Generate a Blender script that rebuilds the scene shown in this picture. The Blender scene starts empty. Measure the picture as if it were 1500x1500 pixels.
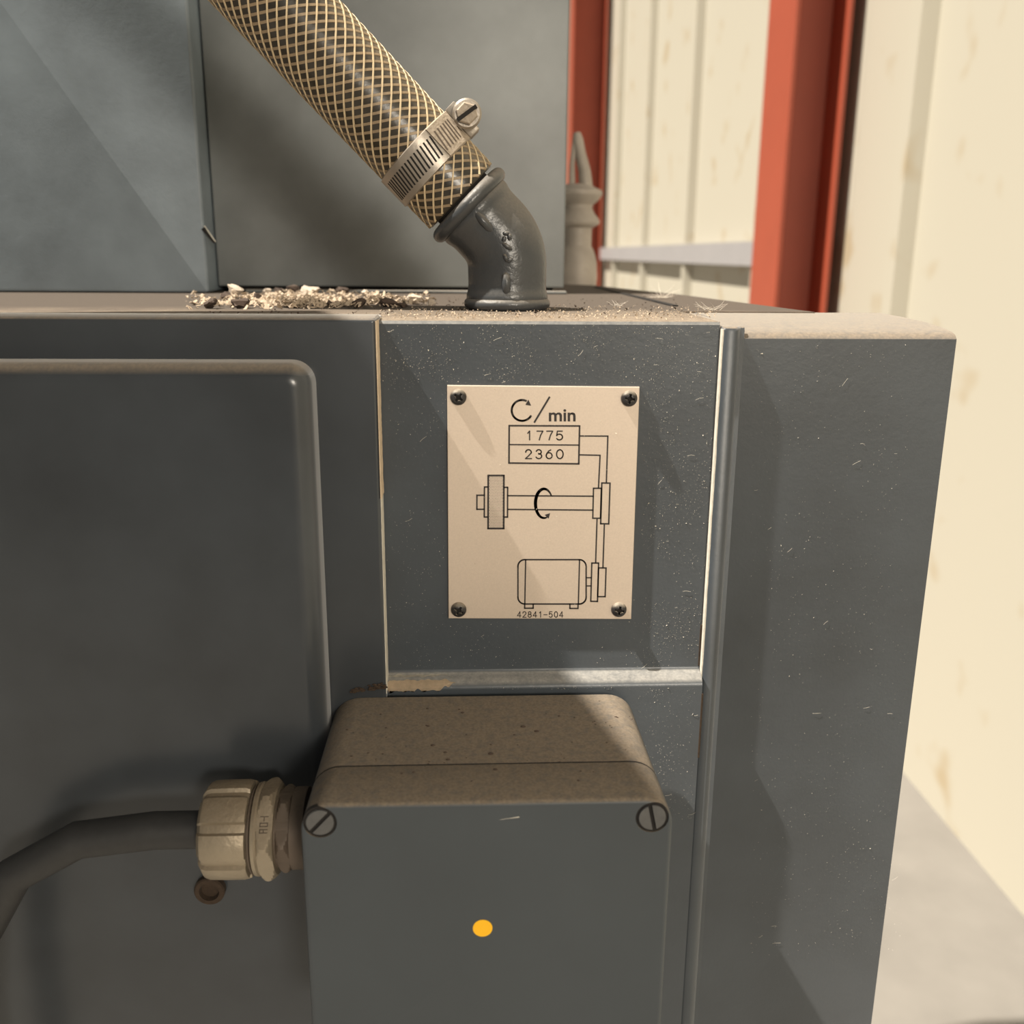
import bpy, bmesh, math, random
from mathutils import Vector, Matrix, Quaternion, noise
random.seed(7)
PI = math.pi
scene = bpy.context.scene
COL = scene.collection

# ------------------------------------------------------------------ camera
CAMZ = 1.15                                    # lens height above the workshop floor
F = 1411.0                                     # focal length in pixels of the 1500 px frame
yaw, pitch, roll = math.radians(2.7), math.radians(15.0), math.radians(.41)
fwd = Vector((math.sin(yaw)*math.cos(pitch), math.cos(yaw)*math.cos(pitch), -math.sin(pitch)))
rgt0 = Vector((math.cos(yaw), -math.sin(yaw), 0)); up0 = rgt0.cross(fwd)
RGT = rgt0*math.cos(roll) + up0*math.sin(roll)
UP = -rgt0*math.sin(roll) + up0*math.cos(roll)
O = Vector((0, 0, CAMZ))
cam_d = bpy.data.cameras.new('camera'); cam = bpy.data.objects.new('camera', cam_d); COL.objects.link(cam)
M3 = Matrix((RGT, UP, -fwd)).transposed()
cam.matrix_world = Matrix.Translation(O) @ M3.to_4x4()
cam_d.sensor_width = 36; cam_d.lens = 36*F/1500
cam_d.clip_start = .01; cam_d.clip_end = 60
cam_d.dof.use_dof = True; cam_d.dof.focus_distance = .43; cam_d.dof.aperture_fstop = 11
scene.camera = cam
# ------------------------------------------------------------------ world, sun, lamp, exposure
w = bpy.data.worlds.new('workshop_air'); scene.world = w; w.use_nodes = True
w.node_tree.nodes['Background'].inputs[0].default_value = (1.0, .95, .87, 1)
w.node_tree.nodes['Background'].inputs[1].default_value = .22
SUN_DIR = Vector((1, .165, -1.7)).normalized()
sd = bpy.data.lights.new('sun', 'SUN'); sd.energy = 9.0; sd.angle = math.radians(.7); sd.color = (1, .93, .82)
so = bpy.data.objects.new('sun', sd); COL.objects.link(so)
so.rotation_euler = SUN_DIR.to_track_quat('-Z', 'Y').to_euler(); so.location = (-3, 0, 5)
ld = bpy.data.lights.new('workshop_lamp', 'AREA'); ld.energy = 43; ld.size = .42; ld.color = (1, .90, .76)
lo = bpy.data.objects.new('workshop_lamp', ld); COL.objects.link(lo)
lo.location = (.80, -2.4, 1.75)
lo.rotation_euler = (Vector((0, .55, 1.15))-lo.location).to_track_quat('-Z', 'Y').to_euler()
vs = scene.view_settings
vs.view_transform = 'Standard'; vs.look = 'None'; vs.gamma = 1; vs.use_curve_mapping = False; vs.exposure = 0.0

# ------------------------------------------------------------------ measuring
def ray(u, v): return fwd + RGT*((u-750)/F) + UP*((750-v)/F)
def atY(u, v, Y): d = ray(u, v); return O + d*(Y/d.y)
def atX(u, v, X): d = ray(u, v); return O + d*(X/d.x)
def atZ(u, v, Z): d = ray(u, v); return O + d*((Z-CAMZ)/d.z)
def Zr(z): return CAMZ+z
T = Zr(-.0266)                                 # height of the machine's top
YC, YL, YD, YR, YRIB, YB = .400, .387, .370, .400, .396, .392
XSL, XSR = -.0360, .1050

# ------------------------------------------------------------------ materials
class NT:
    def __init__(s, name):
        s.m = bpy.data.materials.new(name); s.m.use_nodes = True
        s.t = s.m.node_tree; s.b = s.t.nodes['Principled BSDF']
        s.co = s.t.nodes.new('ShaderNodeTexCoord').outputs['Object']
    def n(s, typ, **kw):
        nd = s.t.nodes.new('ShaderNode'+typ)
        for k, v in kw.items(): setattr(nd, k, v)
        return nd
    def l(s, a, b): s.t.links.new(a, b)
    def noise(s, scale, detail=3, rough=.55, co=None):
        nd = s.n('TexNoise'); nd.inputs['Scale'].default_value = scale
        nd.inputs['Detail'].default_value = detail; nd.inputs['Roughness'].default_value = rough
        s.l(co or s.co, nd.inputs['Vector']); return nd.outputs['Fac']
    def mapr(s, val, a, b, c=0., d=1.):
        nd = s.n('MapRange'); s.l(val, nd.inputs[0])
        for i, x in enumerate((a, b, c, d)): nd.inputs[i+1].default_value = x
        return nd.outputs[0]
    def math(s, op, a, b):
        nd = s.n('Math', operation=op)
        for i, x in enumerate((a, b)):
            if isinstance(x, (int, float)): nd.inputs[i].default_value = x
            else: s.l(x, nd.inputs[i])
        return nd.outputs[0]
    def mix(s, fac, a, b):
        nd = s.n('Mix', data_type='RGBA')
        if isinstance(fac, (int, float)): nd.inputs[0].default_value = fac
        else: s.l(fac, nd.inputs[0])
        for i, x in ((6, a), (7, b)):
            if isinstance(x, tuple): nd.inputs[i].default_value = (*x, 1)
            else: s.l(x, nd.inputs[i])
        return nd.outputs[2]
    def mixf(s, fac, a, b):
        nd = s.n('Mix', data_type='FLOAT'); s.l(fac, nd.inputs[0])
        nd.inputs[2].default_value = a; nd.inputs[3].default_value = b
        return nd.outputs[0]
    def bump(s, h, strength, dist):
        nd = s.n('Bump'); nd.inputs['Strength'].default_value = strength; nd.inputs['Distance'].default_value = dist
        s.l(h, nd.inputs['Height']); s.l(nd.outputs[0], s.b.inputs['Normal'])
    def nz(s):
        g = s.n('NewGeometry'); sp = s.n('SeparateXYZ'); s.l(g.outputs['Normal'], sp.inputs[0]); return sp.outputs[2]
    def set(s, **kw):
        for k, v in kw.items():
            i = s.b.inputs[k]
            if hasattr(v, 'is_linked'): s.l(v, i)
            else: i.default_value = (*v, 1) if isinstance(v, tuple) else v
        return s.m

DUST = (.20, .158, .114)
def paint(name, col, rough=.38, dust=1.0, dustcol=DUST, peel=.00003, thr=(.45, .8), tone=.25, metal=0.):
    k = NT(name)
    big = k.noise(14, 4); fine = k.noise(700, 2)
    c = k.mix(k.mapr(big, .3, .7), tuple(x*(1-tone) for x in col), tuple(x*(1+tone) for x in col))
    df = k.mapr(k.nz(), *thr)
    br = k.mapr(k.noise(260, 5, .7), .3, .55, .55, 1.0)
    df = k.math('MULTIPLY', k.math('MULTIPLY', df, br), dust)
    dn = k.mix(k.mapr(k.noise(900, 3), .35, .65), tuple(x*.84 for x in dustcol), tuple(x*1.13 for x in dustcol))
    k.set(**{'Base Color': k.mix(df, c, dn), 'Roughness': k.mixf(df, rough, .95), 'Metallic': metal})
    k.bump(k.math('ADD', k.math('MULTIPLY', fine, .5), k.noise(220, 2)), .35, peel*6)
    if name.startswith('slate'): k.b.inputs['Sheen Weight'].default_value = .40; k.b.inputs['Sheen Roughness'].default_value = .5
    return k.m
SLATE = (.036, .044, .053)
M = {}
M['paint'] = paint('slate_paint', SLATE)
M['panel'] = paint('slate_paint_panel', SLATE, .34, dust=.45, dustcol=(.46, .43, .38))
M['paint_door'] = paint('slate_paint_smooth', (.029, .034, .040), .27, peel=.00001, dust=.8, dustcol=(.2, .155, .11))
M['box'] = paint('box_paint', (.045, .0545, .063), .42, dust=1.0, dustcol=(.19, .152, .112), thr=(.28, .72), peel=.000008, tone=.08)
M['cover'] = paint('cover_paint', (.165, .178, .180), .42, dust=.8, peel=.000012)
M['post'] = paint('post_paint', (.17, .205, .235), .45, peel=.00004, dust=.8)
M['elbow'] = paint('elbow_paint', (.048, .052, .056), .30, dust=.6, dustcol=(.28, .24, .19), peel=.00012, thr=(.1, .9))
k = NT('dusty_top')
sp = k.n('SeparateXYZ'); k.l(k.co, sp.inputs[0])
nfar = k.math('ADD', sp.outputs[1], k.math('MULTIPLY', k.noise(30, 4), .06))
ff = k.mapr(nfar, -.20, -.125, 1.0, .06)  # paler along the front, darker brown towards the back
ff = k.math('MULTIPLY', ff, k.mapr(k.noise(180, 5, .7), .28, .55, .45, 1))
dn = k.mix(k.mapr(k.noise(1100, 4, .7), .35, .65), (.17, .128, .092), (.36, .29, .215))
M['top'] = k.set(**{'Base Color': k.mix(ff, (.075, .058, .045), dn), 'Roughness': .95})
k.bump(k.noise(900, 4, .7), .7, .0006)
def plain(name, col, rough=.6, metal=0., nscale=300, amt=.3, bump=0., spec=None):
    k = NT(name)
    k.set(**{'Base Color': k.mix(k.noise(nscale, 4), tuple(x*(1-amt) for x in col), tuple(x*(1+amt) for x in col)),
             'Roughness': rough, 'Metallic': metal})
    if bump: k.bump(k.noise(nscale*2, 3), .5, bump)
    return k.m
k = NT('brushed_plate')
mp = k.n('Mapping'); mp.inputs['Scale'].default_value = (1, 1, 1); k.l(k.co, mp.inputs[0])
pn = k.noise(1500, 3, .6, mp.outputs[0])
pc = k.mix(k.mapr(pn, .25, .75), (.545, .455, .375), (.605, .505, .415))
k.set(**{'Base Color': pc, 'Roughness': .48, 'Metallic': .35}); k.bump(k.noise(2500, 2), .25, .00004)
M['plate'] = k.m
M['print'] = plain('black_print', (.018, .012, .011), .6, amt=.1)
M['dark'] = plain('dark_gap', (.012, .010, .009), .9)
M['black_screw'] = paint('blackened_screw', (.03, .028, .028), .32, dust=.75, dustcol=(.42, .36, .28), thr=(.25, .75), metal=.3)
M['zinc_screw'] = plain('dull_screw', (.10, .10, .10), .5, .3)
M['primer'] = plain('bare_primer', (.56, .44, .31), .85, nscale=400, amt=.3, bump=.0002)
M['primer_pale'] = plain('pale_primer', (.62, .58, .50), .8, nscale=300, amt=.3)
M['rust'] = plain('rust', (.040, .025, .015), .95, nscale=700, amt=.5, bump=.0002)
M['gland'] = paint('dull_nickel', (.31, .26, .19), .42, dust=.6, dustcol=(.17, .125, .08), thr=(.2, .9), metal=.45, peel=.00015)
M['gland_dark'] = paint('dirty_nickel', (.11, .083, .062), .6, dust=.7, dustcol=(.09, .07, .05), metal=.25)
M['rubber'] = plain('black_rubber', (.02, .02, .02), .55)
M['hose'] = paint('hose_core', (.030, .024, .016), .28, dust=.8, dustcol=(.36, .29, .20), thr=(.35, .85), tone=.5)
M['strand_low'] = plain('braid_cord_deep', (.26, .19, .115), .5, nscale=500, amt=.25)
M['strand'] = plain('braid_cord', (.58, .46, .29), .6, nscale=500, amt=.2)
M['steel'] = paint('clamp_steel', (.36, .32, .275), .42, dust=.5, dustcol=(.40, .33, .24), thr=(.4, .95), metal=.75, peel=.00008)
M['steel_dirty'] = paint('clamp_steel_dirty', (.37, .31, .245), .6, dust=.75, dustcol=(.5, .41, .31), thr=(.1, .8), metal=.35, peel=.0003)
k = NT('cream_sheet')
st = k.mapr(k.noise(5.5, 2),   .60, .72, 0, .55)
k.set(**{'Base Color': k.mix(st, (.50, .465, .38), (.38, .27, .13)), 'Roughness': .55}); M['cream'] = k.m
M['red'] = plain('red_oxide_paint', (.37, .072, .035), .5, nscale=6, amt=.12)
M['galv'] = plain('galvanised_steel', (.38, .365, .37), .5, .1, nscale=8, amt=.08)
M['concrete'] = plain('concrete', (.20, .185, .165), .85, nscale=6, amt=.25)
M['spindle'] = plain('dull_grey_metal', (.34, .30, .26), .6, .2, nscale=60, amt=.35)
M['flake'] = plain('pale_flake', (.48, .40, .32), .95, nscale=420, amt=.45, bump=.0005)
M['flake_dark'] = plain('dark_flake', (.07, .048, .036), .95, nscale=420, amt=.5, bump=.0005)
M['shaving'] = plain('pale_shaving', (.46, .365, .27), .9, nscale=300, amt=.35)
M['lint'] = plain('pale_lint', (.75, .68, .58), .9)
M['speck'] = plain('pale_dust_speck', (.62, .57, .48), .9)
M['yellow'] = plain('yellow_sticker', (.95, .50, .004), .5, amt=.02)

# ------------------------------------------------------------------ mesh helpers
def finish(name, bm, mat, parent=None, smooth=35, loc=None):
    bmesh.ops.recalc_face_normals(bm, faces=bm.faces)
    me = bpy.data.meshes.new(name)
    base = parent.location if parent is not None and loc is None else (loc or Vector((0, 0, 0)))
    if parent is not None and parent.parent is not None and loc is None: base = parent.parent.location + parent.location
    bmesh.ops.translate(bm, verts=bm.verts, vec=-Vector(base))
    bm.to_mesh(me); bm.free()
    if smooth:
        for p in me.polygons: p.use_smooth = True
        me.set_sharp_from_angle(angle=math.radians(smooth))
    me.materials.append(M[mat])
    o = bpy.data.objects.new(name, me); COL.objects.link(o)
    if parent is not None: o.parent = parent
    elif loc is not None: o.location = loc
    return o
def tag(o, label=None, cat=None, group=None, kind=None):
    for k_, v_ in (('label', label), ('category', cat), ('group', group), ('kind', kind)):
        if v_: o[k_] = v_
    return o
def thing(name, loc, label, cat, group=None):
    o = bpy.data.objects.new(name, None); COL.objects.link(o); o.location = loc; o.empty_display_size = .01
    return tag(o, label, cat, group)
def loft(bm, loops, cap0=True, cap1=True, closed=True):
    vs_ = [[bm.verts.new(p) for p in lp] for lp in loops]
    n = len(vs_[0])
    for a, b in zip(vs_, vs_[1:]):
        for i in range(n if closed else n-1):
            j = (i+1) % n
            try: bm.faces.new((a[i], a[j], b[j], b[i]))
            except ValueError: pass
    if cap0: bm.faces.new(vs_[0][::-1])
    if cap1: bm.faces.new(vs_[-1])
    return vs_
def box(bm, x0, x1, y0, y1, z0, z1, bev=0, seg=2):
    b = bmesh.new()
    bmesh.ops.create_cube(b, size=1)
    for v in b.verts:
        v.co = Vector(((x0+x1)/2+v.co.x*(x1-x0), (y0+y1)/2+v.co.y*(y1-y0), (z0+z1)/2+v.co.z*(z1-z0)))
    if bev: bmesh.ops.bevel(b, geom=list(b.edges), offset=bev, segments=seg, affect='EDGES', profile=.5)
    merge(bm, b)
def merge(bm, b, mat=None):
    if mat is not None: bmesh.ops.transform(b, matrix=mat, verts=b.verts)
    me = bpy.data.meshes.new('tmp'); b.to_mesh(me); b.free(); bm.from_mesh(me); bpy.data.meshes.remove(me)
def frame(axis):
    a = Vector(axis).normalized()
    t = Vector((0, 0, 1)) if abs(a.z) < .9 else Vector((1, 0, 0))
    e1 = t.cross(a).normalized(); e2 = a.cross(e1)
    return a, e1, e2
def lathe(bm, prof, org, axis, seg=32, shape=None, ph=0.):
    a, e1, e2 = frame(axis); org = Vector(org)
    loops = []
    for r, h in prof:
        lp = []
        for i in range(seg):
            th = 2*PI*i/seg+ph; rr = r*(shape(th, h) if shape else 1)
            lp.append(org+a*h+(e1*math.cos(th)+e2*math.sin(th))*rr)
        loops.append(lp)
    loft(bm, loops)
def tube(bm, pts, r, seg=8, caps=True):
    pts = [Vector(p) for p in pts]; loops = []; up = None
    for i, p in enumerate(pts):
        d = (pts[min(i+1, len(pts)-1)]-pts[max(i-1, 0)]).normalized()
        if up is None: _, e1, e2 = frame(d)
        else:
            e1 = (up-d*up.dot(d)).normalized(); e2 = d.cross(e1)
        up = e1
        rr = r[i] if isinstance(r, (list, tuple)) else r
        loops.append([p+(e1*math.cos(2*PI*j/seg)+e2*math.sin(2*PI*j/seg))*rr for j in range(seg)])
    loft(bm, loops, caps, caps)
def rrect(x0, x1, z0, z1, r, y, n=6):
    pts = []
    for cx, cz, a0 in ((x1-r, z1-r, 0), (x0+r, z1-r, 90), (x0+r, z0+r, 180), (x1-r, z0+r, 270)):
        for i in range(n+1):
            a = math.radians(a0+90*i/n); pts.append(Vector((cx+r*math.cos(a), y, cz+r*math.sin(a))))
    return pts
def slab(bm, x0, x1, z0, z1, yf, yb, r, fl, n=6, m=5):
    loops = [rrect(x0, x1, z0, z1, r, yb, n)]
    for i in range(m+1):
        a = PI/2*i/m; ins = fl*(1-math.cos(a)); y = yf+fl*(1-math.sin(a))
        loops.append(rrect(x0+ins, x1-ins, z0+ins, z1-ins, max(r-ins, .0003), y, n))
    loft(bm, loops)
def extrude_x(bm, prof, x0, x1, cuts=1):
    loops = [[Vector((x0+(x1-x0)*i/cuts, y, z)) for y, z in prof] for i in range(cuts+1)]
    loft(bm, loops)
def poly_prism(bm, pts, z0, z1):
    loft(bm, [[Vector((x, y, z0)) for x, y in pts], [Vector((x, y, z1)) for x, y in pts]])
def subtract(o, cutters):
    """cut holes for real: evaluate boolean modifiers, keep the result as the mesh"""
    for c in cutters:
        md = o.modifiers.new('cut', 'BOOLEAN'); md.object = c; md.operation = 'DIFFERENCE'; md.solver = 'EXACT'
    bpy.context.view_layer.update()
    dg = bpy.context.evaluated_depsgraph_get()
    me = bpy.data.meshes.new_from_object(o.evaluated_get(dg))
    o.modifiers.clear(); old = o.data; o.data = me; bpy.data.meshes.remove(old)
    for c in cutters: bpy.data.objects.remove(c, do_unlink=True)
    for p in me.polygons: p.use_smooth = True
    me.set_sharp_from_angle(angle=math.radians(35))
def copy_to(o, parent, mat=None):
    c = o.copy(); COL.objects.link(c); c.parent = parent
    if mat is not None: c.matrix_local = mat
    return c

# ================================================================== the setting
bm = bmesh.new(); box(bm, -5, 1.35, -4, 10.3, -.15, 0)
tag(finish('floor', bm, 'concrete'), 'grey concrete workshop floor', 'floor', kind='structure')
XW = 1.0      # inner face of the sheet metal wall
wall = bpy.data.objects.new('wall_right', None); COL.objects.link(wall); wall.location = (XW, 0, 0)
tag(wall, 'cream ribbed sheet metal workshop wall behind the red columns', 'wall', kind='structure')
joint = [4.37+1.09*i for i in range(-7, 6)]
for i, yj in enumerate(joint[:-1]):
    y1 = joint[i+1]
    prof = [(XW, yj-.02), (XW, yj+.0), (XW-.036, yj+.010), (XW-.036, yj+.060), (XW, yj+.085), (XW, y1-.02)]
    back = [(x+.002, y) for x, y in prof][::-1]
    bm = bmesh.new(); loft(bm, [[Vector((x, y, z)) for x, y in prof+back] for z in (.0, 3.6)])
    finish('wall_panel', bm, 'cream', wall, 0)
bm = bmesh.new(); box(bm, -5, 1.05, 10.05, 10.15, 0, 3.6)
tag(finish('wall_back', bm, 'cream'), 'far cream end wall of the workshop', 'wall', kind='structure')
# red columns
def column(y0, label, xa=.82):
    y1 = y0+.235; ym = (y0+y1)/2; xb = .966
    t = thing('steel_column', (xa+.076, ym, 0), label, 'column', 'red steel columns along the wall')
    for nm, args in (('flange', (xa, xa+.012, y0, y1)), ('flange', (xb-.012, xb, y0, y1)), ('web', (xa+.012, xb-.012, ym-.005, ym+.005))):
        bm = bmesh.new(); box(bm, *args, .012, 3.6, .002, 1); finish(nm, bm, 'red', t)
    bm = bmesh.new(); box(bm, xa-.03, xb+.02, y0-.03, y1+.03, 0, .012); finish('base_plate', bm, 'red', t)
column(2.6, 'large red steel column nearest, at the right behind the machine')
column(7.15, 'far red steel column partly hidden behind the grey spindle', .73)
bm = bmesh.new()
z0, z1 = Zr(-.034), Zr(.046)
prof = [(.925, z1), (.963, z1), (.963, z1-.003), (.928, z1-.003), (.928, z0+.003), (.963, z0+.003), (.963, z0), (.925, z0)]
prof = [(x+.03, z) for x, z in prof]
loft(bm, [[Vector((x, y, z)) for x, z in prof] for y in (2.86, 7.13)])
tag(finish('wall_rail', bm, 'galv', smooth=0, loc=Vector((.965, 4.35, z0))), 'horizontal galvanised steel rail between the red columns on cream wall', 'rail')

# ================================================================== the machine
mach = thing('grinding_machine', (0, .65, 0), 'blue-grey painted machine base with dusty top and stepped front panels', 'machine')
bm = bmesh.new(); box(bm, -.70, .19, .415, .66, .02, T-.013); finish('base_body', bm, 'paint', mach)
bm = bmesh.new(); box(bm, -.70, .10, .66, 1.0, .02, T-.013); finish('base_body', bm, 'paint', mach)
# centre panel: flat above, rounded ledge, then a slightly prouder lower part
ZLED = Zr(-.1815)
def ledge_profile(off=0.):
    pts = [(YC-off, T-.0012), (YC-off, ZLED+.0015)]
    for i in range(1, 6):                                   # concave fillet
        a = PI/2*i/5; pts.append((YC-off-.0022*(1-math.cos(a)), ZLED+.0015-.0022*math.sin(a)))
    yl, zl = pts[-1]
    r = .0058
    for i in range(1, 8):                                   # convex shoulder
        a = PI/2*i/7; pts.append((yl-r*math.sin(a), zl-r*.75*(1-math.cos(a))))
    return pts
lp = ledge_profile()
bm = bmesh.new()
extrude_x(bm, [(YC+.0011, T)]+lp+[(YB, .45), (.4135, .45), (.4135, T-.0125), (YC+.0011, T-.0125)], XSL, XSR-.0006)
centre = finish('centre_panel', bm, 'panel', mach)
# left frame and its raised door
ZLT = atY(400, 466, YL).z
bm = bmesh.new(); slab(bm, -.70, XSL, .10, ZLT, YL, .416, .0015, .0015); left = finish('left_frame', bm, 'paint_door', mach)
ZDT = atY(380, 530, YD+.008).z; XD = -.0602
bm = bmesh.new(); slab(bm, -.62, XD, .30, ZDT, YD, YL+.001, .009, .0075, 8, 7); door = finish('door', bm, 'paint_door', mach)
# right casting: rib, seam edge, recessed face with a soft dusty shoulder
ZRF = atY(1140, 489, YR).z
prof = [(.48, T-.0005), (.455, T-.0008), (.43, T-.0016), (.412, ZRF+.0016), (.4045, ZRF+.0006), (.4015, ZRF-.0004), (YR, ZRF-.002), (YR, .12), (.48, .12)]
bm = bmesh.new(); extrude_x(bm, prof, XSR+.0066, .205, 1); right = finish('right_casting', bm, 'paint', mach)
ZRB = atY(1070, 479, YRIB).z
bm = bmesh.new()
rb = [(XSR, .401), (XSR, YRIB+.0010), (XSR+.0006, YRIB+.0003), (XSR+.0012, YRIB), (XSR+.0042, YRIB-.0001), (XSR+.0056, YRIB+.0003), (XSR+.0066, YRIB+.0012), (XSR+.0073, YRIB+.0027), (XSR+.0080, YRIB+.0037), (XSR+.0098, YR-.00003), (XSR+.0098, .402)]
top = .0018
loft(bm, [[Vector((x, y, .12)) for x, y in rb], [Vector((x, y, ZRB-top)) for x, y in rb],
          [Vector((x, y+.0005*(y < .4), ZRB-top*.35)) for x, y in rb], [Vector((x, min(y+.0016, .402), ZRB)) for x, y in rb]])
finish('corner_rib', bm, 'paint', mach)
bm = bmesh.new(); extrude_x(bm, [(.401, ZRB-.001), (.401, .12), (.48, .12), (.48, T-.0008), (.43, T-.0012)], XSR, XSR+.0066); finish('rib_backing', bm, 'paint', mach)
# top sheet
outline = [(-.70, YL+.012), (XSL-.001, YL+.012), (XSL-.001, YC+.0012), (XSR-.0004, YC+.0012), (XSR-.0004, .476),
           (.171, .476), (.166, .52), (.149, .678), (.128, .79), (.113, .88), (.06, .95), (-.70, .95)]
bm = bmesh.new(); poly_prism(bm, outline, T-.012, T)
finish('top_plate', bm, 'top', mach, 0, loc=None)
bm = bmesh.new(); slab_prof = [(YL+.0005, ZLT-.0012), (YL+.0015, ZLT+.0001), (YL+.004, ZLT+.0007), (YL+.014, ZLT+.0006), (YL+.03, T+.0002), (YL+.03, T-.004), (YL+.0005, T-.004)]
extrude_x(bm, slab_prof, -.70, XSL-.0003); finish('top_lip', bm, 'paint_door', mach)
# dark gap between the top sheet and the right-hand casting
a0, a1 = atZ(874, 421, T), atZ(990, 449, T)
bm = bmesh.new()
d = (a1-a0).normalized(); s = Vector((d.y, -d.x, 0))*.0022
loft(bm, [[p-s*.6, p+s, p+s+Vector((0, 0, .0007)), p-s*.6+Vector((0, 0, .0007))] for p in (a0, a1)])
finish('joint_gap', bm, 'dark', mach, 0)
# worn bare edges of the seams
def worn_edge(pts, w, t, matname, nm='worn_edge'):
    """narrow irregular strip of bare primer; pts are (x, y, z) down the edge; w along x, t along y"""
    bm = bmesh.new(); loops = []
    n = 120
    for i in range(n+1):
        f = i/n; p = Vector(pts[0]).lerp(Vector(pts[1]), f)
        ww = w*(.7+.3*noise.noise(Vector((f*19, w*900, 1)))+.12*noise.noise(Vector((f*60, 3, w*700))))
        loops.append([p, p+Vector((ww, 0, 0)), p+Vector((ww, t, 0)), p+Vector((0, t, 0))])
    loft(bm, loops); return finish(nm, bm, matname, mach, 0)
worn_edge(((XSL-.00005, YL-.0001, ZLT-.001), (XSL-.00005, YL-.0001, Zr(-.098))), .0005, .012, 'primer')
worn_edge(((XSL-.0002, YL+.0010, Zr(-.098)), (XSL-.0002, YL+.0010, Zr(-.186))), .0004, .011, 'primer_pale')
worn_edge(((XSR-.0003, YRIB+.0006, ZRB-.001), (XSR-.0003, YRIB+.0006, Zr(-.33))), .0008, .0042, 'primer_pale')
bm = bmesh.new(); box(bm, XSR-.0012, XSR+.0001, YC-.0003, YC+.002, Zr(-.180), Zr(-.160), .0003, 1); finish('rust_streak', bm, 'rust', mach)
bm = bmesh.new(); box(bm, XSR-.0008, XSR+.0001, YB-.0002, YB+.002, Zr(-.222), Zr(-.190), .0002, 1); finish('rust_streak', bm, 'rust', mach)
# chipped paint on the ledge, lower left
def chip(xa, xb, s0, s1, matname, off, seed, nx=44, ns=16):
    P = ledge_profile(0.)
    Ls = [0]
    P = P[1:]+[(YB, P[-1][1]-.004), (YB, P[-1][1]-.012)]
    for a, b in zip(P, P[1:]): Ls.append(Ls[-1]+math.hypot(b[0]-a[0], b[1]-a[1]))
    def ev(s):
        s = max(0, min(s, Ls[-1]-1e-6))
        for i in range(len(Ls)-1):
            if Ls[i+1] >= s:
                f = (s-Ls[i])/(Ls[i+1]-Ls[i]); a, b = P[i], P[i+1]
                ty, tz = b[0]-a[0], b[1]-a[1]; q = math.hypot(ty, tz)
                return a[0]+ty*f+tz/q*off, a[1]+tz*f-ty/q*off
    bm = bmesh.new(); rows = []
    for i in range(nx+1):
        x = xa+(xb-xa)*i/nx; f = i/nx
        env = min(1, f*nx/1.5+.5, (1-f)*9)
        lo_ = s0+.0011*noise.noise(Vector((x*420, seed, 0)))+(1-env)*.002; hi_ = s1+.0022*noise.noise(Vector((x*330, seed+5, 0)))-(1-env)*.003-.003*max(0, f-.45)
        hi_ = max(hi_, lo_+.0003)
        rows.append([Vector((x, *ev(lo_+(hi_-lo_)*j/ns))) for j in range(ns+1)])
    loft(bm, rows, False, False, closed=False)
    bmesh.ops.solidify(bm, geom=list(bm.faces), thickness=.00015)
    return finish('paint_chip', bm, matname, mach, 0)
chip(XSL+.0002, XSL+.030, .0066, .0118, 'primer', .00015, 3.1)
chip(XSL+.0002, XSL+.029, .0026, .0042, 'primer_pale', .00012, 8.7)
# rust and dirt where box and left frame meet
bm = bmesh.new()
for i in range(90):
    f_ = random.random(); p = atY(512+f_*54, 1013-f_*8+random.triangular(-7*f_-2, 3, 2), YL-.0006); r = random.uniform(.0002, .0008)
    bmesh.ops.create_icosphere(bm, subdivisions=1, radius=r, matrix=Matrix.Translation(p) @ Matrix.Diagonal((1.5, .7, .7, 1)))
tag(finish('rust_crumbs', bm, 'rust', mach, 0), kind='stuff')
# socket screw low on the door
c = atY(309, 1300, YD)
bm = bmesh.new(); lathe(bm, [(.0066, .002), (.0066, -.0028), (.0060, -.0034), (.0043, -.0034), (.0038, -.0010), (.0002, -.0009)], c, (0, 1, 0), 28)
ds = finish('door_screw', bm, 'rust', door); ds['label'] = 'dark rusty socket head screw'

# cover standing on the machine top, with post beside it
cov = thing('machine_cover', (-.05, .85, T), 'tall grey sheet metal cover standing on the machine behind the hose', 'cover')
bm = bmesh.new(); slab(bm, -.1694, .0672, T+.004, T+.52, .683, 1.05, .0012, .0012, 3, 3); finish('cover_panel', bm, 'cover', cov)
bm = bmesh.new(); box(bm, -.160, .060, .690, .94, T+.0002, T+.0045); finish('gap_shade', bm, 'dark', cov, 0)  # dark block stands in for the shaded gap under the cover
bm = bmesh.new(); box(bm, -.150, .0685, .676, .6828, T+.0002, T+.0022, .0006, 1); finish('base_lip', bm, 'cover', cov)
post = thing('machine_post', (-.40, .8, T), 'blue-grey speckled upright post at the left of the cover', 'post')
XP = -.1702
bm = bmesh.new(); slab(bm, -.66, XP, T+.0006, T+.75, .660, 1.0, .002, .002, 4, 4); finish('post_body', bm, 'post', post)
bm = bmesh.new()
p0, p1 = atY(298, 334, .6598), atY(314, 356, .6598)
tube(bm, [p0, p1], [.0016, .0007], 6); finish('gouge', bm, 'dark', post)
bm = bmesh.new(); tube(bm, [p0+Vector((.0006, 0, .0012)), p1+Vector((.0008, 0, .0008))], [.0005, .0003], 6); finish('gouge_highlight', bm, 'primer_pale', post)  # pale strip paints the highlight along the gouge

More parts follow.
